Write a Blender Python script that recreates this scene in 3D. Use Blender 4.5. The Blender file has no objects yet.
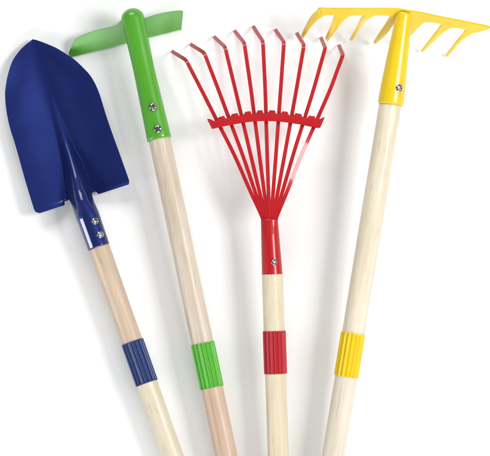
import bpy, bmesh, math, random
from mathutils import Vector, Matrix
random.seed(4)
S = 0.001                                   # millimetres -> metres
sc = bpy.context.scene
COL = sc.collection

# ------------------------------------------------------------------ camera
VIEW = Vector((0.045, -0.09, 1.0)).normalized()
DIST = 2.45
LENS = 180.0
cz = VIEW
cy = (Vector((0, 1, 0)) - cz * cz.y).normalized()
cx = cy.cross(cz)
CAM = VIEW * DIST
cam = bpy.data.cameras.new('camera')
cam.lens = LENS; cam.sensor_width = 36.0
cam.clip_start = 0.05; cam.clip_end = 60.0
cam_ob = bpy.data.objects.new('camera', cam)
COL.objects.link(cam_ob)
cam_ob.matrix_world = Matrix(((cx.x, cy.x, cz.x, CAM.x), (cx.y, cy.y, cz.y, CAM.y),
                              (cx.z, cy.z, cz.z, CAM.z), (0, 0, 0, 1)))
sc.camera = cam_ob

# ------------------------------------------------------------------ world and lamps
world = bpy.data.worlds.new('World'); sc.world = world
world.use_nodes = True
bg = world.node_tree.nodes['Background']
bg.inputs[0].default_value = (0.95, 0.98, 1.0, 1); bg.inputs[1].default_value = 0.12

def area(name, direction, dist, sx, sy, watts, colour):
    l = bpy.data.lights.new(name, 'AREA')
    l.shape = 'RECTANGLE'; l.size = sx; l.size_y = sy
    l.energy = watts; l.color = colour
    o = bpy.data.objects.new(name, l); COL.objects.link(o)
    d = Vector(direction).normalized()
    o.location = d * dist
    o.rotation_euler = d.to_track_quat('Z', 'Y').to_euler()
    return o
area('key_softbox', (0.66, 0.10, 0.80), 1.7, 0.50, 0.50, 18.5, (1.0, 0.995, 0.985))
area('upper_softbox', (-0.25, 1.0, 0.85), 2.2, 1.3, 1.0, 27.0, (0.98, 0.99, 1.0))
area('lower_softbox', (0.15, -1.0, 0.40), 2.1, 1.6, 0.9, 36.0, (0.98, 0.99, 1.0))
area('rim_strip', (-0.955, -0.27, 0.17), 1.5, 0.15, 1.3, 9.0, (1.0, 1.0, 1.0))

sc.view_settings.view_transform = 'Standard'
sc.view_settings.look = 'None'
sc.view_settings.exposure = 0.18
sc.view_settings.gamma = 1.0

# ------------------------------------------------------------------ helpers
def pt(px, py, h):
    """point at height h (mm) above the sheet that shows at pixel px, py of the photograph"""
    k = 36.0 / LENS / 490.0
    d = cx * ((px - 245.0) * k) + cy * (-(py - 228.0) * k) - cz
    t = (h * S - CAM.z) / d.z
    return CAM + d * t

def lerp(a, b, t): return a + (b - a) * t
def sstep(a, b, x):
    t = min(1.0, max(0.0, (x - a) / (b - a)))
    return t * t * (3 - 2 * t)
def interp(tab, x):
    if x <= tab[0][0]: return tab[0][1]
    for (x0, y0), (x1, y1) in zip(tab, tab[1:]):
        if x <= x1: return y0 + (y1 - y0) * (x - x0) / (x1 - x0)
    return tab[-1][1]
def smooth_tab(tab, x):
    """Catmull-Rom through a table of (x, y)"""
    n = len(tab)
    if x <= tab[0][0]: return tab[0][1]
    if x >= tab[-1][0]: return tab[-1][1]
    for i in range(n - 1):
        x0, y0 = tab[i]; x1, y1 = tab[i + 1]
        if x <= x1:
            m0 = (y1 - tab[i - 1][1]) / (x1 - tab[i - 1][0]) if i else (y1 - y0) / (x1 - x0)
            m1 = (tab[i + 2][1] - y0) / (tab[i + 2][0] - x0) if i + 2 < n else (y1 - y0) / (x1 - x0)
            d = x1 - x0; t = (x - x0) / d
            return ((2*t**3 - 3*t*t + 1) * y0 + (t**3 - 2*t*t + t) * d * m0
                    + (-2*t**3 + 3*t*t) * y1 + (t**3 - t*t) * d * m1)
def resample(pts, n):
    """n points evenly along a smooth curve through pts"""
    P = [Vector(p) for p in pts]
    fine = []
    for i in range(len(P) - 1):
        a = P[i - 1] if i else P[i] * 2 - P[i + 1]
        d = P[i + 2] if i + 2 < len(P) else P[i + 1] * 2 - P[i]
        b, c = P[i], P[i + 1]
        for k in range(12):
            t = k / 12
            fine.append(0.5 * ((2*b) + (c - a)*t + (2*a - 5*b + 4*c - d)*t*t + (3*b - a - 3*c + d)*t**3))
    fine.append(P[-1])
    L = [0.0]
    for u, v in zip(fine, fine[1:]): L.append(L[-1] + (v - u).length)
    out = []; j = 0
    for i in range(n):
        s = L[-1] * i / (n - 1)
        while j < len(L) - 2 and L[j + 1] < s: j += 1
        seg = L[j + 1] - L[j]
        out.append(fine[j].lerp(fine[j + 1], (s - L[j]) / seg if seg else 0))
    return out

def empty(name, loc, label, cat):
    o = bpy.data.objects.new(name, None); COL.objects.link(o)
    o.empty_display_size = 0.05
    o.location = loc; o['label'] = label; o['category'] = cat
    return o
def link(name, bm, mat, parent=None, local=None, smooth=True, sharp=38, label=None):
    """one mesh object; vertices are world points unless a local matrix is given"""
    bmesh.ops.recalc_face_normals(bm, faces=bm.faces)
    if parent and local is None:
        bmesh.ops.translate(bm, verts=bm.verts, vec=-parent.location)
    for f in bm.faces: f.smooth = smooth
    if smooth:
        for e in bm.edges:
            if len(e.link_faces) == 2 and e.calc_face_angle(0) > math.radians(sharp): e.smooth = False
    me = bpy.data.meshes.new(name); bm.to_mesh(me); bm.free()
    me.materials.append(mat)
    o = bpy.data.objects.new(name, me); COL.objects.link(o)
    if parent:
        o.parent = parent
        if local is not None: o.matrix_local = Matrix.Translation(-parent.location) @ local
    if label: o['label'] = label
    return o
def bevel(o, w, seg=2, ang=40):
    m = o.modifiers.new('bevel', 'BEVEL'); m.width = w * S; m.segments = seg
    m.limit_method = 'ANGLE'; m.angle_limit = math.radians(ang); m.harden_normals = True
    return o

def plate(bm, G, thick, up=None):
    """solid sheet from a grid of points G[row][col]; the sheet thickens away from the camera"""
    up = up or VIEW
    R, C = len(G), len(G[0])
    N = [[None] * C for _ in range(R)]
    for i in range(R):
        for j in range(C):
            a = G[min(i + 1, R - 1)][j] - G[max(i - 1, 0)][j]
            b = G[i][min(j + 1, C - 1)] - G[i][max(j - 1, 0)]
            n = a.cross(b)
            n = n.normalized() if n.length > 1e-12 else up.copy()
            N[i][j] = n if n.dot(up) > 0 else -n
    T = [[bm.verts.new(G[i][j]) for j in range(C)] for i in range(R)]
    B = [[bm.verts.new(G[i][j] - N[i][j] * thick * S) for j in range(C)] for i in range(R)]
    for i in range(R - 1):
        for j in range(C - 1):
            bm.faces.new((T[i][j], T[i][j+1], T[i+1][j+1], T[i+1][j]))
            bm.faces.new((B[i][j], B[i+1][j], B[i+1][j+1], B[i][j+1]))
    for j in range(C - 1):
        bm.faces.new((T[0][j], B[0][j], B[0][j+1], T[0][j+1]))
        bm.faces.new((T[-1][j], T[-1][j+1], B[-1][j+1], B[-1][j]))
    for i in range(R - 1):
        bm.faces.new((T[i][0], T[i+1][0], B[i+1][0], B[i][0]))
        bm.faces.new((T[i][-1], B[i][-1], B[i+1][-1], T[i+1][-1]))

def axis_matrix(a, b):
    """local z runs from a to b, local x points at the camera"""
    z = (b - a).normalized()
    x = (VIEW - z * VIEW.dot(z)).normalized()
    y = z.cross(x)
    return Matrix(((x.x, y.x, z.x, a.x), (x.y, y.y, z.y, a.y), (x.z, y.z, z.z, a.z), (0, 0, 0, 1)))
def lathe(bm, prof, seg=64, rad=None, close=True):
    """prof: (z, r) in mm; rad(angle, z) may add to the radius"""
    rows = []
    for z, r in prof:
        row = []
        for k in range(seg):
            a = 2 * math.pi * k / seg
            q = r + (rad(a, z) if rad else 0)
            row.append(bm.verts.new((q * math.cos(a) * S, q * math.sin(a) * S, z * S)))
        rows.append(row)
    for u, v in zip(rows, rows[1:]):
        for k in range(seg):
            bm.faces.new((u[k], u[(k+1) % seg], v[(k+1) % seg], v[k]))
    if close:
        bm.faces.new(rows[0]); bm.faces.new(rows[-1])

# ------------------------------------------------------------------ materials
def nodes_of(name):
    m = bpy.data.materials.new(name); m.use_nodes = True
    nt = m.node_tree
    return m, nt, nt.nodes, nt.links, nt.nodes['Principled BSDF']
def paint(name, col, rough=0.32, coat=0.5, coat_rough=0.08, bump=0.04, scale=260, spec=0.5, metal=0.0):
    m, nt, N, L, p = nodes_of(name)
    tc = N.new('ShaderNodeTexCoord')
    n1 = N.new('ShaderNodeTexNoise'); n1.inputs['Scale'].default_value = 55; n1.inputs['Detail'].default_value = 4
    L.new(tc.outputs['Object'], n1.inputs['Vector'])
    mix = N.new('ShaderNodeMix'); mix.data_type = 'RGBA'
    mix.inputs[6].default_value = (col[0] * 0.93, col[1] * 0.93, col[2] * 0.93, 1)
    mix.inputs[7].default_value = (min(1, col[0] * 1.06), min(1, col[1] * 1.06), min(1, col[2] * 1.06), 1)
    L.new(n1.outputs['Fac'], mix.inputs[0]); L.new(mix.outputs[2], p.inputs['Base Color'])
    mr = N.new('ShaderNodeMapRange'); mr.inputs['To Min'].default_value = rough - 0.05; mr.inputs['To Max'].default_value = rough + 0.07
    L.new(n1.outputs['Fac'], mr.inputs['Value']); L.new(mr.outputs['Result'], p.inputs['Roughness'])
    n2 = N.new('ShaderNodeTexNoise'); n2.inputs['Scale'].default_value = scale; n2.inputs['Detail'].default_value = 2
    L.new(tc.outputs['Object'], n2.inputs['Vector'])
    b = N.new('ShaderNodeBump'); b.inputs['Strength'].default_value = bump; b.inputs['Distance'].default_value = 0.0006
    L.new(n2.outputs['Fac'], b.inputs['Height']); L.new(b.outputs['Normal'], p.inputs['Normal'])
    p.inputs['Coat Weight'].default_value = coat; p.inputs['Coat Roughness'].default_value = coat_rough
    p.inputs['Specular IOR Level'].default_value = spec
    p.inputs['Metallic'].default_value = metal
    return m
def wood(name, light, dark, seed, streak=0.5, rough=0.48):
    """lacquered hardwood dowel: grain runs along local z"""
    m, nt, N, L, p = nodes_of(name)
    tc = N.new('ShaderNodeTexCoord')
    mp = N.new('ShaderNodeMapping'); mp.inputs['Location'].default_value = (seed, seed * 0.37, seed * 1.7)
    mp.inputs['Scale'].default_value = (1, 1, 0.045)
    L.new(tc.outputs['Object'], mp.inputs['Vector'])
    n1 = N.new('ShaderNodeTexNoise'); n1.inputs['Scale'].default_value = 210; n1.inputs['Detail'].default_value = 5; n1.inputs['Roughness'].default_value = 0.6
    L.new(mp.outputs['Vector'], n1.inputs['Vector'])
    mp2 = N.new('ShaderNodeMapping'); mp2.inputs['Location'].default_value = (seed * 2.1, 3.1, seed)
    mp2.inputs['Scale'].default_value = (1, 1, 0.22)
    L.new(tc.outputs['Object'], mp2.inputs['Vector'])
    n2 = N.new('ShaderNodeTexNoise'); n2.inputs['Scale'].default_value = 62; n2.inputs['Detail'].default_value = 3
    n2.inputs['Distortion'].default_value = 0.6
    L.new(mp2.outputs['Vector'], n2.inputs['Vector'])
    mp3 = N.new('ShaderNodeMapping'); mp3.inputs['Scale'].default_value = (1, 1, 0.02); mp3.inputs['Location'].default_value = (7 + seed, 1, 2)
    L.new(tc.outputs['Object'], mp3.inputs['Vector'])
    n3 = N.new('ShaderNodeTexNoise'); n3.inputs['Scale'].default_value = 700; n3.inputs['Detail'].default_value = 3
    L.new(mp3.outputs['Vector'], n3.inputs['Vector'])
    add = N.new('ShaderNodeMath'); add.operation = 'MULTIPLY_ADD'; add.inputs[1].default_value = 0.55
    L.new(n1.outputs['Fac'], add.inputs[0])
    h = N.new('ShaderNodeMath'); h.operation = 'MULTIPLY'; h.inputs[1].default_value = 0.45
    L.new(n2.outputs['Fac'], h.inputs[0]); L.new(h.outputs[0], add.inputs[2])
    r = N.new('ShaderNodeValToRGB')
    r.color_ramp.elements[0].position = 0.5 - 0.28 * (1.2 - streak); r.color_ramp.elements[0].color = (*dark, 1)
    r.color_ramp.elements[1].position = 0.5 + 0.16; r.color_ramp.elements[1].color = (*light, 1)
    L.new(add.outputs[0], r.inputs[0])
    # fine pores
    r3 = N.new('ShaderNodeMapRange'); r3.inputs['From Min'].default_value = 0.27; r3.inputs['From Max'].default_value = 0.42
    r3.inputs['To Min'].default_value = 0.78; r3.inputs['To Max'].default_value = 1.0
    L.new(n3.outputs['Fac'], r3.inputs['Value'])
    mul = N.new('ShaderNodeMix'); mul.data_type = 'RGBA'; mul.blend_type = 'MULTIPLY'; mul.inputs[0].default_value = 1
    mp4 = N.new('ShaderNodeMapping'); mp4.inputs['Scale'].default_value = (1, 1, 0.16); mp4.inputs['Location'].default_value = (seed * 3, 4, seed)
    L.new(tc.outputs['Object'], mp4.inputs['Vector'])
    n4 = N.new('ShaderNodeTexNoise'); n4.inputs['Scale'].default_value = 330; n4.inputs['Detail'].default_value = 1
    L.new(mp4.outputs['Vector'], n4.inputs['Vector'])
    r4 = N.new('ShaderNodeMapRange'); r4.inputs['From Min'].default_value = 0.66; r4.inputs['From Max'].default_value = 0.74
    r4.inputs['To Min'].default_value = 0.0; r4.inputs['To Max'].default_value = 0.38
    L.new(n4.outputs['Fac'], r4.inputs['Value'])
    fl = N.new('ShaderNodeMix'); fl.data_type = 'RGBA'
    L.new(r4.outputs['Result'], fl.inputs[0]); L.new(r.outputs[0], fl.inputs[6])
    fl.inputs[7].default_value = (dark[0] * 0.85, dark[1] * 0.78, dark[2] * 0.72, 1)
    L.new(fl.outputs[2], mul.inputs[6])
    cmb = N.new('ShaderNodeCombineColor')
    for k in range(3): L.new(r3.outputs['Result'], cmb.inputs[k])
    L.new(cmb.outputs[0], mul.inputs[7]); L.new(mul.outputs[2], p.inputs['Base Color'])
    p.inputs['Roughness'].default_value = rough
    p.inputs['Coat Weight'].default_value = 0.18; p.inputs['Coat Roughness'].default_value = 0.26
    b = N.new('ShaderNodeBump'); b.inputs['Strength'].default_value = 0.12; b.inputs['Distance'].default_value = 0.0005
    L.new(n3.outputs['Fac'], b.inputs['Height']); L.new(b.outputs['Normal'], p.inputs['Normal'])
    return m
def steel(name):
    m, nt, N, L, p = nodes_of(name)
    tc = N.new('ShaderNodeTexCoord')
    n = N.new('ShaderNodeTexNoise'); n.inputs['Scale'].default_value = 900; n.inputs['Detail'].default_value = 2
    L.new(tc.outputs['Object'], n.inputs['Vector'])
    mr = N.new('ShaderNodeMapRange'); mr.inputs['To Min'].default_value = 0.16; mr.inputs['To Max'].default_value = 0.22
    L.new(n.outputs['Fac'], mr.inputs['Value']); L.new(mr.outputs['Result'], p.inputs['Roughness'])
    p.inputs['Base Color'].default_value = (0.45, 0.45, 0.44, 1); p.inputs['Metallic'].default_value = 1
    return m

M_BLUE = paint('blue_enamel', (0.011, 0.022, 0.135), rough=0.46, coat=0.22, coat_rough=0.06, spec=0.15, metal=0.6)
M_GREEN = paint('green_enamel', (0.068, 0.315, 0.014), rough=0.36, coat=0.4, coat_rough=0.1)
M_RED = paint('red_enamel', (0.41, 0.006, 0.010), rough=0.40, coat=0.4, coat_rough=0.10, spec=0.3)
M_YEL = paint('yellow_enamel', (0.70, 0.49, 0.006), rough=0.36, coat=0.4, coat_rough=0.12)
# the shovel's paint is glossier on the socket than on the blade: the mesh carries a smooth 'gloss' value
_nt = M_BLUE.node_tree; _p = _nt.nodes['Principled BSDF']
_at = _nt.nodes.new('ShaderNodeAttribute'); _at.attribute_name = 'gloss'
_mr = _nt.nodes.new('ShaderNodeMapRange'); _mr.inputs['To Min'].default_value = 0.22; _mr.inputs['To Max'].default_value = 1.0
_nt.links.new(_at.outputs['Fac'], _mr.inputs['Value']); _nt.links.new(_mr.outputs['Result'], _p.inputs['Coat Weight'])
def set_gloss(o, fn):
    a = o.data.attributes.new('gloss', 'FLOAT', 'POINT')
    for k, v in enumerate(o.data.vertices): a.data[k].value = fn(v.co)
M_GREEN_BLADE = paint('satin_green_enamel', (0.064, 0.30, 0.014), rough=0.50, coat=0.35, coat_rough=0.30)
M_BLUE_BAND = paint('blue_rubber', (0.010, 0.028, 0.135), rough=0.36, coat=0.15)
M_GREEN_BAND = paint('green_rubber', (0.07, 0.38, 0.018), rough=0.45, coat=0.15)
M_RED_BAND = paint('red_rubber', (0.42, 0.008, 0.018), rough=0.45, coat=0.15)
M_YEL_BAND = paint('yellow_rubber', (0.74, 0.51, 0.006), rough=0.45, coat=0.15)
M_STEEL = steel('plated_steel')
W_TAN = wood('tan_wood', (0.61, 0.475, 0.355), (0.43, 0.305, 0.21), 1.3, 0.5)
W_PINK = wood('pinkish_wood', (0.62, 0.46, 0.35), (0.46, 0.31, 0.22), 5.1, 0.5)
W_CREAM = wood('cream_wood', (0.70, 0.635, 0.50), (0.55, 0.465, 0.33), 2.2, 0.4)
W_WARM = wood('warm_cream_wood', (0.70, 0.625, 0.47), (0.55, 0.45, 0.30), 3.7, 0.4)
W_PALE = wood('pale_grained_wood', (0.67, 0.59, 0.49), (0.47, 0.38, 0.28), 8.4, 0.6)
W_WHITE = wood('whitish_wood', (0.69, 0.63, 0.53), (0.56, 0.49, 0.37), 6.6, 0.4)

# ------------------------------------------------------------------ the white sheet
m, nt, N, L, p = nodes_of('white_sheet')
tc = N.new('ShaderNodeTexCoord')
n = N.new('ShaderNodeTexNoise'); n.inputs['Scale'].default_value = 14; n.inputs['Detail'].default_value = 5
L.new(tc.outputs['Object'], n.inputs['Vector'])
mx = N.new('ShaderNodeMix'); mx.data_type = 'RGBA'
mx.inputs[6].default_value = (0.835, 0.835, 0.83, 1); mx.inputs[7].default_value = (0.86, 0.86, 0.857, 1)
L.new(n.outputs['Fac'], mx.inputs[0]); L.new(mx.outputs[2], p.inputs['Base Color'])
p.inputs['Roughness'].default_value = 0.75; p.inputs['Specular IOR Level'].default_value = 0.2
bm = bmesh.new()
bmesh.ops.create_grid(bm, x_segments=8, y_segments=8, size=5)
g = link('ground', bm, m, smooth=False)
g['kind'] = 'structure'; g['label'] = 'plain white sheet that the four tools lie on'

# ------------------------------------------------------------------ shared parts of the tools
def screw(parent, base, normal, r, spin):
    """pan head screw with a cross recess"""
    z = normal.normalized()
    x = Vector((math.cos(spin), math.sin(spin), 0)); x = (x - z * x.dot(z)).normalized()
    y = z.cross(x)
    mat = Matrix(((x.x, y.x, z.x, base.x), (x.y, y.y, z.y, base.y), (x.z, y.z, z.z, base.z), (0, 0, 0, 1)))
    bm = bmesh.new()
    n, rings = 48, 14
    grid = []
    for i in range(rings + 1):
        q = i / rings
        row = []
        for k in range(n):
            a = 2 * math.pi * k / n
            rr = r * q
            X, Y = rr * math.cos(a), rr * math.sin(a)
            Z = 0.52 * r * math.sqrt(max(0, 1 - q ** 2.6)) + 0.15
            arm, ln = 0.17 * r, 0.62 * r
            d = 0
            for u, v in ((X, Y), (Y, X)):
                d = max(d, (1 - sstep(arm * 0.8, arm * 1.25, abs(u))) * (1 - sstep(ln * 0.85, ln, abs(v))))
            row.append((X, Y, Z - 0.42 * r * d))
        grid.append(row)
    c = bm.verts.new((0, 0, (0.52 * r + 0.15 - 0.42 * r) * S))
    V = [[bm.verts.new(Vector(p_) * S) for p_ in row] for row in grid[1:]]
    skirt = [bm.verts.new((grid[-1][k][0] * S, grid[-1][k][1] * S, -1.2 * S)) for k in range(n)]
    V.append(skirt)
    for k in range(n): bm.faces.new((c, V[0][k], V[0][(k+1) % n]))
    for u, v in zip(V, V[1:]):
        for k in range(n): bm.faces.new((u[k], u[(k+1) % n], v[(k+1) % n], v[k]))
    bm.faces.new(skirt)
    return link('screw', bm, M_STEEL, parent, mat, sharp=55)

class Axis:
    """straight centre line of a tool through two pixels at two heights"""
    def __init__(s, a, ha, b, hb):
        s.A = pt(*a, ha); s.B = pt(*b, hb)
        s.d = (s.B - s.A).normalized()
    def at(s, px, py):
        """point of the line nearest the viewing ray of a pixel"""
        r0 = CAM; rd = (pt(px, py, 0) - CAM).normalized()
        n = rd.cross(s.d); w = n.cross(rd)
        t = (r0 - s.A).dot(w) / s.d.dot(w)
        return s.A + s.d * t
    def skin(s, px, py, r):
        """point and normal where a pixel's ray meets the tube of radius r round the line"""
        rd = (pt(px, py, 0) - CAM).normalized(); o = CAM - s.A
        u = rd - s.d * rd.dot(s.d); v = o - s.d * o.dot(s.d)
        a = u.dot(u); b = 2 * u.dot(v); c = v.dot(v) - (r * S) ** 2
        t = (-b - math.sqrt(max(0, b * b - 4 * a * c))) / (2 * a)
        P = CAM + rd * t
        q = P - s.A
        return P, (q - s.d * q.dot(s.d)).normalized()

def handle_parts(parent, ax, p_top, p_r1, p_r2, p_end, r, w_up, w_low, m_band, l_up, l_low, ribs=16, r_band=None):
    a, r1, r2, e = ax.at(*p_top), ax.at(*p_r1), ax.at(*p_r2), ax.at(*p_end)
    r_band = r_band or r + 0.6
    mid = (r1 + r2) / 2
    for P, Q, w, lab, rr in ((a, mid, w_up, l_up, r), (mid, e, w_low, l_low, r)):
        Lm = (Q - P).length / S
        bm = bmesh.new()
        prof = [(0.02, rr - 0.6), (0.6, rr)] + [(Lm * k / 10, rr) for k in range(1, 10)] + [(Lm - 0.6, rr), (Lm - 0.02, rr - 0.6)]
        if P is mid:
            prof[-2:] = [(Lm - 6, rr), (Lm - 2.5, rr - 1.4), (Lm - 0.6, rr - 4), (Lm - 0.02, rr - 7)]
            t0 = (r2 - mid).length / S - 0.2            # thinner where the band grips it
            prof = [(0.02, rr - 2.6), (t0, rr - 2.6), (t0 + 0.1, rr)] + [q for q in prof[2:] if q[0] > t0 + 1]
        else:
            t0 = (r1 - a).length / S + 0.2
            prof = [q for q in prof if q[0] < t0 - 1] + [(t0, rr), (t0 + 0.1, rr - 2.6), (Lm - 0.02, rr - 2.6)]
        ph = random.uniform(0, 6)
        lathe(bm, prof, 72, lambda A, z: 0.10 * math.sin(z * 0.021 + ph) + 0.06 * math.sin(2 * A + z * 0.03))
        link('handle', bm, w, parent, axis_matrix(P, Q), label=lab)
    Lm = (r2 - r1).length / S
    bm = bmesh.new()
    def rib(A, z):
        e_ = 0.3 + 0.7 * sstep(0, 1.0, z) * sstep(0, 1.0, Lm - z)
        if (z <= 0 or z >= Lm): e_ *= 0.3
        return -2.0 * (0.5 - 0.5 * math.cos(ribs * A)) ** 0.9 * e_
    prof = [(0, r - 2.0), (0, r_band - 0.1), (0.35, r_band + 0.25), (1.0, r_band + 0.3), (1.6, r_band + 0.3)] + [(lerp(1.6, Lm - 1.6, k / 8), r_band + 0.3) for k in range(1, 8)] + \
           [(Lm - 1.6, r_band + 0.3), (Lm - 1.0, r_band + 0.3), (Lm - 0.35, r_band + 0.25), (Lm, r_band - 0.1), (Lm, r - 2.0)]
    lathe(bm, prof, ribs * 10, rib)
    link('grip_band', bm, m_band, parent, axis_matrix(r1, r2), sharp=60)

def socket_tube(parent, ax, p0, p1, stations, mat, cap=False, seam=None, flat=None):
    """sheet metal tube between two pixels on the axis; stations: (fraction, radius)"""
    a, b = ax.at(*p0), ax.at(*p1)
    Lm = (b - a).length / S
    bm = bmesh.new()
    prof = []
    r0 = smooth_tab(stations, 0)
    if cap:
        for k in range(1, 10):
            t = math.pi / 2 * k / 9
            prof.append((-r0 * 0.86 * math.cos(t), r0 * math.sin(t) if k else 0.2))
    else:
        prof += [(0.0, r0 - 1.0), (0.05, r0 - 0.5), (0.5, r0)]
    for k in range(1, 41):
        f = k / 40
        prof.append((f * Lm if k < 40 else Lm - 0.35, smooth_tab(stations, f)))
    rb = smooth_tab(stations, 1)
    prof += [(Lm, rb - 0.3), (Lm, rb - 1.0), (Lm - 4, rb - 1.05)]
    def rad(A, z):
        q = 0
        if seam:
            # lapped edge of the rolled sheet, angle measured from the side facing the camera
            d = (A - seam + math.pi) % (2 * math.pi) - math.pi
            q += 0.55 * sstep(-0.05, 0.05, d) * (1 - sstep(0.05, 1.4, d)) * sstep(0.1, 0.35, z / Lm)
        if flat:
            k = flat(z / Lm)
            q += -k * math.cos(A) ** 2
        return q
    lathe(bm, prof, 128, rad, close=True)
    return link('socket', bm, mat, parent, axis_matrix(a, b), sharp=50)

# ------------------------------------------------------------------ blue shovel
def build_shovel():
    ax = Axis((99, 247.5), 23.5, (172.6, 456), 19.5)
    root = empty('shovel', pt(80, 150, 0), 'blue shovel with a broad pointed scoop blade, two screws and a blue ribbed band', 'shovel')
    u = Vector((67, 207.5)); u.normalize()
    v = Vector((u.y, -u.x))
    T = Vector((32, 39.7))
    LT = [(13.5, 17.3), (0, 0)]
    left = [(32, 39.7), (21.5, 48.5), (13, 60), (8, 74), (5.6, 87), (5.1, 97), (6.5, 111.5), (10, 128), (14.3, 141.5), (18.2, 155), (25.7, 182), (33, 206)]
    right = [(32, 39.7), (35.7, 39.8), (45.7, 43.3), (57, 48.3), (68.6, 55.5), (73.6, 58.8), (82, 66.5), (91.4, 77.3), (98.6, 92), (105.7, 114.5), (112, 133), (120, 155), (129.4, 181.5)]
    def sw(p_):
        d = Vector(p_) - T
        return d.dot(u), d.dot(v)
    lt = sorted(sw(p_.to_2d()) for p_ in resample([(*q, 0) for q in left], 300))
    rt = sorted(sw(p_.to_2d()) for p_ in resample([(*q, 0) for q in right], 300))
    # parametrise both outlines over s (distance from the tip)
    END = 167.5
    NR, NC = 150, 121
    def edge(tab, s):
        return interp(tab, s)
    def base_h(s, q):
        """scooped section, q in -1..1 across"""
        a = smooth_tab([(0, 0.3), (15, 4), (45, 12), (90, 14.5), (130, 14), (167, 12)], s)
        cup = 1 - math.exp(-(q / 0.50) ** 2)
        floor = smooth_tab([(0, 7), (40, 5), (85, 3), (125, 3.5), (167, 8)], s)
        return floor + a * (0.80 * cup + 0.20 * q * q)
    def ridge(s, w):
        amp = smooth_tab([(48, 0), (66, 0.35), (80, 1.3), (110, 6), (140, 15.5), (160, 24.5), (167, 26.8), (175, 28)], s)
        hw = smooth_tab([(48, 1.8), (66, 2.6), (110, 6.2), (150, 10), (175, 11.4)], s)
        x = abs(w) / (hw * 1.25)
        if x >= 1: return 0
        return amp * (1 - x * x) ** 1.5 if s < 120 else amp * lerp((1 - x * x) ** 1.5, (1 - x * x) ** 0.75, sstep(120, 168, s))
    def notch(w, w0, w1):
        t = (w - (w0 + w1) / 2) / ((w1 - w0) / 2)
        return (1 - t ** 4) ** 0.5 if abs(t) < 1 else 0
    shift = lambda s: 1.9 * sstep(120, 168, s) * (1 - sstep(185, 225, s))
    G = []
    for i in range(NR + 1):
        f = i / NR
        s = END * (f ** 1.9 if f < 1 else 1)
        if 0 < s < 0.3: s = 0.15 + s * 0.5
        a, b = edge(lt, s), edge(rt, s)
        s_row = s
        if i == 0: a, b = -0.9, 0.9
        a = min(a, -0.9); b = max(b, 0.9)
        # rounded shoulder corners
        if s > END - 5.5:
            k = (s - (END - 5.5)) / 5.5
            cut = 5.5 * (1 - math.sqrt(max(0, 1 - k * k))) * 0.75
            a += cut; b -= cut * 0.35
        row = []
        for j in range(NC):
            q = -1 + 2 * j / (NC - 1)
            q = math.copysign(0.45 * abs(q) + 0.55 * abs(q) ** 2.2, q)
            w = (a * -q) if q < 0 else b * q
            s = min(s_row, END - 4.6 * max(notch(w, -19.6, -13.2), notch(w, 9.2, 15.6)))
            P2 = T + u * s + v * w
            h = base_h(s, q)
            # the shoulders roll over towards the sheet
            h -= 2.6 * sstep(END - 6, END, s) ** 2 * sstep(9, 16, abs(w))
            h = max(h, 1.8) + ridge(s, w + shift(s))
            row.append(pt(P2.x, P2.y, h))
        G.append(row)
    bm = bmesh.new()
    plate(bm, G, 1.1)
    bl = link('blade', bm, M_BLUE, root, sharp=50)
    q0 = T + u * 130; q1 = T + u * 164
    w0 = pt(q0.x, q0.y, 15); w1 = pt(q1.x, q1.y, 15); dw = (w1 - w0).normalized()
    def gloss(co):
        d = co + root.location - w0; l = d.dot(dw); e = (d - dw * l); e.z = 0
        return sstep(-0.02, (w1 - w0).length, l) * (1 - sstep(0.009, 0.014, e.length))
    set_gloss(bl, gloss)
    # socket: the raised spine of the blade runs on past the shoulders and closes into a tube
    so = socket_tube(root, ax, (85.4, 208.5), (99.0, 247.5), [(0, 10.2), (0.3, 10.9), (0.6, 10.9), (1, 10.75)], M_BLUE)
    NG = []
    zA = ax.d; nA = (VIEW - zA * VIEW.dot(zA)).normalized(); sA = zA.cross(nA)
    e_s = (Vector((99.0, 247.5)) - T).dot(u)
    for i in range(41):
        s = lerp(END - 2.5, e_s, i / 40)
        hw = interp([(160, 11.8), (167, 11.3), (175, 11.2), (186, 11.3)], s)
        r = smooth_tab([(165, 11.0), (178, 11.5), (184, 11.75), (195, 11.5), (e_s, 11.25)], s)
        c2 = T + u * s - v * shift(s) * 0.5; C = ax.at(c2.x, c2.y)
        k = sstep(END - 2.5, 186, s)
        row = []
        for j in range(41):
            q = -1 + 2 * j / 40
            th = math.radians(86) * q
            Pt = C + (nA * math.cos(th) - sA * math.sin(th)) * (r * S)
            w = hw * math.sin(th)
            P2 = T + u * s + v * (w - shift(s))
            Pb = pt(P2.x, P2.y, base_h(s, 0) + ridge(s, w) + 0.04)
            row.append(Pb.lerp(Pt, k))
        NG.append(row)
    bm = bmesh.new(); bm.from_mesh(so.data)
    b2 = bmesh.new(); plate(b2, NG, 0.5)
    bmesh.ops.recalc_face_normals(b2, faces=b2.faces)
    inv = axis_matrix(ax.at(85.4, 208.5), ax.at(99.0, 247.5)).inverted()
    bmesh.ops.transform(b2, matrix=inv, verts=b2.verts)
    for f in b2.faces: f.smooth = True
    tmp = bpy.data.meshes.new('tmp'); b2.to_mesh(tmp); b2.free()
    bm.from_mesh(tmp); bpy.data.meshes.remove(tmp)
    bm.to_mesh(so.data); bm.free()
    set_gloss(so, lambda co: 1.0)
    for p_, sp in (((95.0, 221.1), 0.5), ((100.3, 234.6), 1.1)):
        P, n = ax.skin(*p_, 11.5)
        screw(root, P, n, 3.7, sp)
    handle_parts(root, ax, (97, 242), (132.6, 341.6), (147.2, 383.2), (268, 727), 10.45, W_TAN, W_CREAM, M_BLUE_BAND,
                 'pinkish tan upper wooden handle', 'cream lower wooden handle')
build_shovel()

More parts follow.
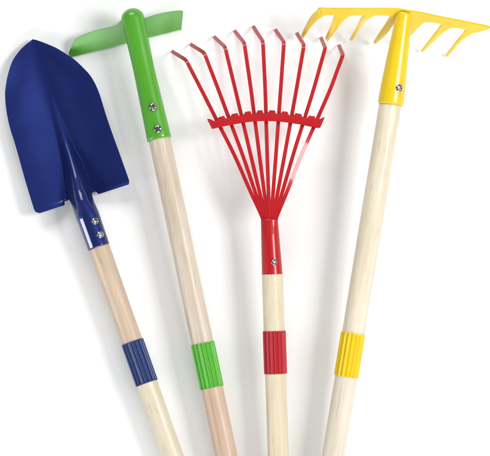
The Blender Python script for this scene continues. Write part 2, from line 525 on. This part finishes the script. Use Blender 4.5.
# ------------------------------------------------------------------ green hoe
def build_hoe():
    ax = Axis((132.7, 18), 37, (159.6, 139.5), 34)
    ax2 = Axis((159.6, 139.5), 34, (226.3, 456), 25.5)
    root = empty('hoe', pt(130, 60, 0), 'green hoe with a wide flat blade behind a rounded socket and a green ribbed band', 'hoe')
    top = [(68.6, 53.2), (70.6, 48.4), (74, 41.6), (76.3, 39.2), (83.4, 35.2), (97.7, 30.4), (106, 28.5), (112, 27.2), (116.3, 25.4), (120.6, 21.4), (126, 18.6), (133, 18),
           (144.3, 18.6), (153, 16.0), (162, 13.8), (172, 11.8), (180.7, 11.0), (183.2, 11.8)]
    topc = resample([(a, b, 0) for a, b in top], 90)
    botA, botB = Vector((69.5, 57.7, 0)), Vector((181.4, 29.5, 0))
    dirb = (botB - botA).normalized(); nb = Vector((dirb.y, -dirb.x, 0))
    G = []
    NRW = 14
    H = lambda d: 1.2 + 0.86 * max(0, d)        # height rises with distance from the bottom edge
    for j, P in enumerate(topc):
        f = j / (len(topc) - 1)
        Q = botA.lerp(botB, f)
        Q = Q.lerp(Vector((Q.x, Q.y, 0)), 1)
        col = []
        for i in range(NRW):
            t = i / (NRW - 1)
            R = P.lerp(Q, t)
            d = abs((R - botA).dot(nb))
            h = min(H(d), 48) + 0.7 * math.sin(math.pi * t)
            col.append(pt(R.x, R.y, h))
        G.append(col)
    bm = bmesh.new(); plate(bm, G, 1.3)
    link('blade', bm, M_GREEN_BLADE, root, sharp=50)
    socket_tube(root, ax, (132.7, 18), (159.6, 139.5), [(0, 11.4), (0.2, 11.0), (0.42, 10.5), (0.7, 11.2), (1, 12.0)], M_GREEN, cap=True, seam=1.02)
    for p_, sp in (((153.2, 106.9), 0.2), ((158.0, 128.9), 0.75)):
        P, n = ax.skin(*p_, 11.7)
        screw(root, P, n, 4.2, sp)
    handle_parts(root, ax2, (158, 132), (202.0, 343.2), (211.6, 388), (283.5, 727), 10.9, W_PALE, W_PINK, M_GREEN_BAND,
                 'pale grained upper wooden handle', 'pinkish tan lower wooden handle')
build_hoe()

# ------------------------------------------------------------------ red leaf rake
def build_leaf_rake():
    ax = Axis((269.3, 219), 46, (272.5, 279), 42)
    ax2 = Axis((272.5, 279), 42, (278.2, 456), 30)
    root = empty('leaf_rake', pt(268, 120, 0), 'red leaf rake with nine thin fanned tines, a scalloped spreader and a red ribbed band', 'leaf rake')
    # crossing at y=90, at y=155, bend, tip
    data = [((201.5, 90), (234.3, 155), (186.0, 60.0), (171.4, 51.0)),
            ((218.5, 90), (242.6, 155), (204.3, 52.9), (190.0, 43.9)),
            ((235.4, 90), (250.7, 155), (225.0, 46.9), (213.6, 36.4)),
            ((251.0, 90), (259.4, 155), (244.3, 42.9), (234.3, 30.4)),
            ((265.2, 90), (267.2, 155), (262.9, 41.4), (252.9, 26.0)),
            ((280.6, 90), (275.9, 155), (284.0, 42.0), (275.0, 29.3)),
            ((296.3, 90), (284.6, 155), (304.0, 45.0), (296.4, 32.6)),
            ((313.4, 90), (293.1, 155), (325.3, 47.9), (320.7, 37.0)),
            ((329.9, 90), (301.6, 155), (343.0, 55.0), (338.6, 44.6))]
    for i, (p90, p155, bend, tip) in enumerate(data):
        e = (262.6 + 13.6 * i / 8, 219.5)
        e2 = (263.8 + 11.4 * i / 8, 232)
        lift = 0.55 * (4 - abs(i - 4)) + 0.12 * i
        path = [(*e2, 47 - 2 + lift), (*e, 48.5 + lift), (lerp(e[0], p155[0], .5), 187, 49 + lift), (*p155, 48 + lift * .4), (lerp(p155[0], p90[0], .5), 122.5, 46), (*p90, 44.0), (lerp(p90[0], bend[0], .6), lerp(p90[1], bend[1], .6), 42.5)]
        body = resample(path, 60)
        b = Vector((*bend, 40.5)); t = Vector((*tip, 2.5 + (4 if i == 6 else 0)))
        pre = body[-1]
        # a tight rounded bend, then the straight tip
        d0 = (b - pre).normalized(); d1 = (t - b).normalized()
        body.append(pre.lerp(b, 0.6))
        arc = []
        r0 = b - d0 * 3.2; r1 = b + d1 * 5.0
        for k in range(7):
            f = k / 6
            arc.append(r0 * (1 - f) ** 2 + b * 2 * f * (1 - f) + r1 * f * f)
        pts = body + arc + [r1.lerp(t, k / 6) for k in range(1, 7)]
        G = []
        n = len(pts)
        for k, P in enumerate(pts):
            a = pts[max(0, k - 1)]; c = pts[min(n - 1, k + 1)]
            d = Vector((c.x - a.x, c.y - a.y)); d.normalize()
            s_ = Vector((-d.y, d.x))
            wd = 1.9
            if P.y > 195: wd = lerp(1.9, 1.5, sstep(195, 222, P.y))
            tw = 0.0
            if i == 8:                              # twist added to the outermost tine below the spreader to catch a glint
                tw = 0.34 * sstep(122, 152, P.y) * (1 - sstep(172, 206, P.y))
            row = []
            for j in range(3):
                q = (j - 1) * wd
                row.append(pt(P.x + s_.x * q, P.y + s_.y * q, P.z - tw * q))
            G.append(row)
        bm = bmesh.new(); plate(bm, G, 0.9)
        link('tine', bm, M_RED, root, sharp=30)
    # spreader: bar with a scallop between every two tines
    cross = []
    ybar_t = lambda x: 121.0 - 9.4 * (1 - ((x - 266) / 58.0) ** 2) * 0.62
    for (p90, p155, bend, tip) in data:
        x = lerp(p90[0], p155[0], (116 - 90) / 65); cross.append(x)
    bot = [(212, 129), (222, 126.8), (235, 124.2), (250, 121.9), (265, 121.1), (280.6, 121.8), (297.7, 124.2), (310, 126.6), (317, 128.0), (320.2, 127.8)]
    top0 = [(207, 119.6), (210.5, 119.4), (214.5, 120.8), (228, 117.8), (241, 115.4), (254.5, 113.6), (267, 113.0), (274, 113.4), (283, 114.2), (293, 115.6), (304, 117.4), (316.5, 119.3), (324.6, 117.5)]
    G = []
    NCOL = 260
    for k in range(NCOL + 1):
        f = k / NCOL
        xt = lerp(207.0, 324.8, f); xb = lerp(212.0, 320.2, f)
        yt = smooth_tab(top0, xt)
        bump = 0
        for c0, c1 in zip(cross, cross[1:]):
            g0, g1 = c0 + 1.2, c1 - 2.6
            if g0 < xt < g1:
                q = (xt - g0) / (g1 - g0)
                bump = 3.0 * (sstep(0, 0.34, q) * (1 - sstep(0.84, 1.0, q)))
        if xt < cross[0] - 3: bump = 0.5 * (1 - sstep(cross[0] - 6, cross[0] - 3, xt))
        if xt > cross[-1] + 2: bump = 0.4 * sstep(cross[-1] + 2, cross[-1] + 4, xt)
        yb = smooth_tab(bot, xb)
        col = []
        for t in (0, 0.12, 0.35, 0.7, 0.92, 1.0):
            x = lerp(xt, xb, t); y = lerp(yt - bump, yb, t)
            hh = 49.3 + 0.25 * (1 - ((t - 0.5) / 0.5) ** 2)
            col.append(pt(x, y, hh))
        G.append(col)
    bm = bmesh.new(); plate(bm, G, 1.6)
    link('spreader_bar', bm, M_RED, root, sharp=40)
    socket_tube(root, ax, (269.3, 219), (272.5, 279.2), [(0, 8.4), (0.12, 8.6), (0.6, 9.6), (1, 10.3)], M_RED,
                flat=lambda f: 2.2 * (1 - sstep(0.0, 0.35, f)))
    P, n = ax.skin(274.0, 262.6, 9.9)
    screw(root, P, n, 3.0, 0.4)
    handle_parts(root, ax2, (272.3, 274), (274.3, 330.9), (275.7, 373.8), (287.2, 727), 10.35, W_WARM, W_WARM, M_RED_BAND,
                 'short cream upper wooden handle', 'cream lower wooden handle', r_band=11.0)
build_leaf_rake()

# ------------------------------------------------------------------ yellow garden rake
def build_garden_rake():
    ax = Axis((404.2, 12), 67, (390.6, 104.3), 58.5)
    ax2 = Axis((390.4, 104), 58.5, (333.2, 456), 30)
    root = empty('garden_rake', pt(400, 50, 0), 'yellow garden rake with a bowed bar of thick curved tines and a yellow ribbed band', 'garden rake')
    hb = lambda x: 80 - 13 * (x - 318) / 170.0
    ht = lambda x: 14 - 11 * (x - 302) / 145.0
    top = [(316, 11.6), (320.7, 9.4), (326, 9.2), (345, 9.2), (365, 9.3), (385, 9.3), (398, 9.8), (410, 11.6), (420, 13.2), (438.6, 17.2), (460, 21.4), (480, 25.4), (487.6, 27.1), (489.6, 28.2)]
    bot = [(316, 15.6), (322, 15.4), (336, 15.3), (351, 15.7), (375, 15.6), (392, 16.2), (404, 18.5), (414, 20.6), (425, 22.4), (432, 22.6), (438, 23.6), (443, 25.2), (449, 28.0), (455.7, 28.2), (467, 30.2), (474, 33.2), (482.9, 31.0), (487.5, 29.6), (489.4, 28.9)]
    G = []
    for k in range(141):
        x = lerp(321.5, 489.4, k / 140)
        y0, y1 = smooth_tab(top, x), smooth_tab(bot, x)
        col = []
        for t in (0, 0.2, 0.45, 0.7, 1.0):
            y = lerp(y0, y1, t)
            col.append(pt(x, y, hb(x) - (y - y0) * 1.35))
        G.append(col)
    bm = bmesh.new(); plate(bm, G, 2.2)
    o = link('head_bar', bm, M_YEL, root, sharp=40); bevel(o, 0.2)
    T = [([(325, 9.5), (319.5, 9.7), (314.0, 13.0), (308.6, 20), (303.6, 30), (301.2, 36.6)], [(330, 15.2), (324.5, 15.5), (319.5, 17.8), (315, 21.4), (309.3, 28.0), (302.6, 38.2)]),
         ([(336.0, 15.0), (332.9, 21.4), (328.6, 30.7), (325.2, 39.0)], [(352.0, 15.2), (343.6, 20), (337.9, 27.1), (327.0, 41)]),
         ([(365.5, 15.2), (359.6, 22.2), (355, 30.3), (349.6, 39.6)], [(376.0, 15.2), (366.4, 20.2), (360.7, 27.3), (351.2, 40.8)]),
         ([(392, 15.2), (385.7, 23.4), (378.6, 34.2), (373.2, 42.3)], [(402, 15.2), (393.6, 23.4), (386.4, 33.2), (374.8, 43.7)]),
         ([(408, 18), (403.5, 25), (400, 34), (397.5, 44)], [(425.5, 21.8), (418, 27.0), (411, 34.5), (398.8, 46)]),
         ([(443, 24.6), (435.7, 31.4), (428.6, 40.7), (420.6, 50.9)], [(452, 27.4), (442.9, 32.2), (435.7, 38.8), (421.8, 52)]),
         ([(467.5, 29.4), (460, 36.4), (452, 46.4), (445.1, 55.2)], [(474.5, 32.2), (464.3, 38.0), (458.6, 43.3), (446.4, 56.8)])]
    for a, b in T:
        A = resample([(*q, 0) for q in a], 26); B = resample([(*q, 0) for q in b], 26)
        for k in range(26):                      # blunt, full-bodied teeth
            n_ = (B[k] - A[k]).normalized() * (0.9 * sstep(0, 8, k))
            B[k] = B[k] + n_; A[k] = A[k] - n_ * 0.25
        G = []
        for k in range(26):
            f = k / 25
            row = []
            xr = (A[0].x + B[0].x) / 2; xt = (A[-1].x + B[-1].x) / 2
            y0 = smooth_tab(top, xr); yr = (A[0].y + B[0].y) / 2
            h0 = hb(xr) - (yr - y0) * 1.35 - 0.35
            h = lerp(h0, ht(xt), 0.35 * f + 0.65 * f ** 1.45)
            for j in range(9):
                q = j / 8
                P = A[k].lerp(B[k], q)
                hr = hb(P.x) - (P.y - smooth_tab(top, P.x)) * 1.35 - 0.15
                row.append(pt(P.x, P.y, lerp(hr, h + 3.2 * (1 - (2 * q - 1) ** 2) * (1 - 0.6 * f) * sstep(0.08, 0.35, f), sstep(0.0, 0.55, f))))
            G.append(row)
        bm = bmesh.new(); plate(bm, G, 2.8)
        o = link('tine', bm, M_YEL, root, sharp=40); bevel(o, 0.5)
    socket_tube(root, ax, (404.2, 12.5), (390.6, 104.4), [(0, 7.4), (0.08, 7.9), (0.42, 10.1), (0.8, 12.2), (1, 12.8)], M_YEL)
    P, n = ax.skin(399.2, 88.3, 12.2)
    screw(root, P, n, 3.9, 0.9)
    handle_parts(root, ax2, (391, 100), (352.9, 333), (345.8, 376.4), (293, 705), 11.1, W_CREAM, W_WHITE, M_YEL_BAND,
                 'cream upper wooden handle', 'whitish lower wooden handle')
build_garden_rake()
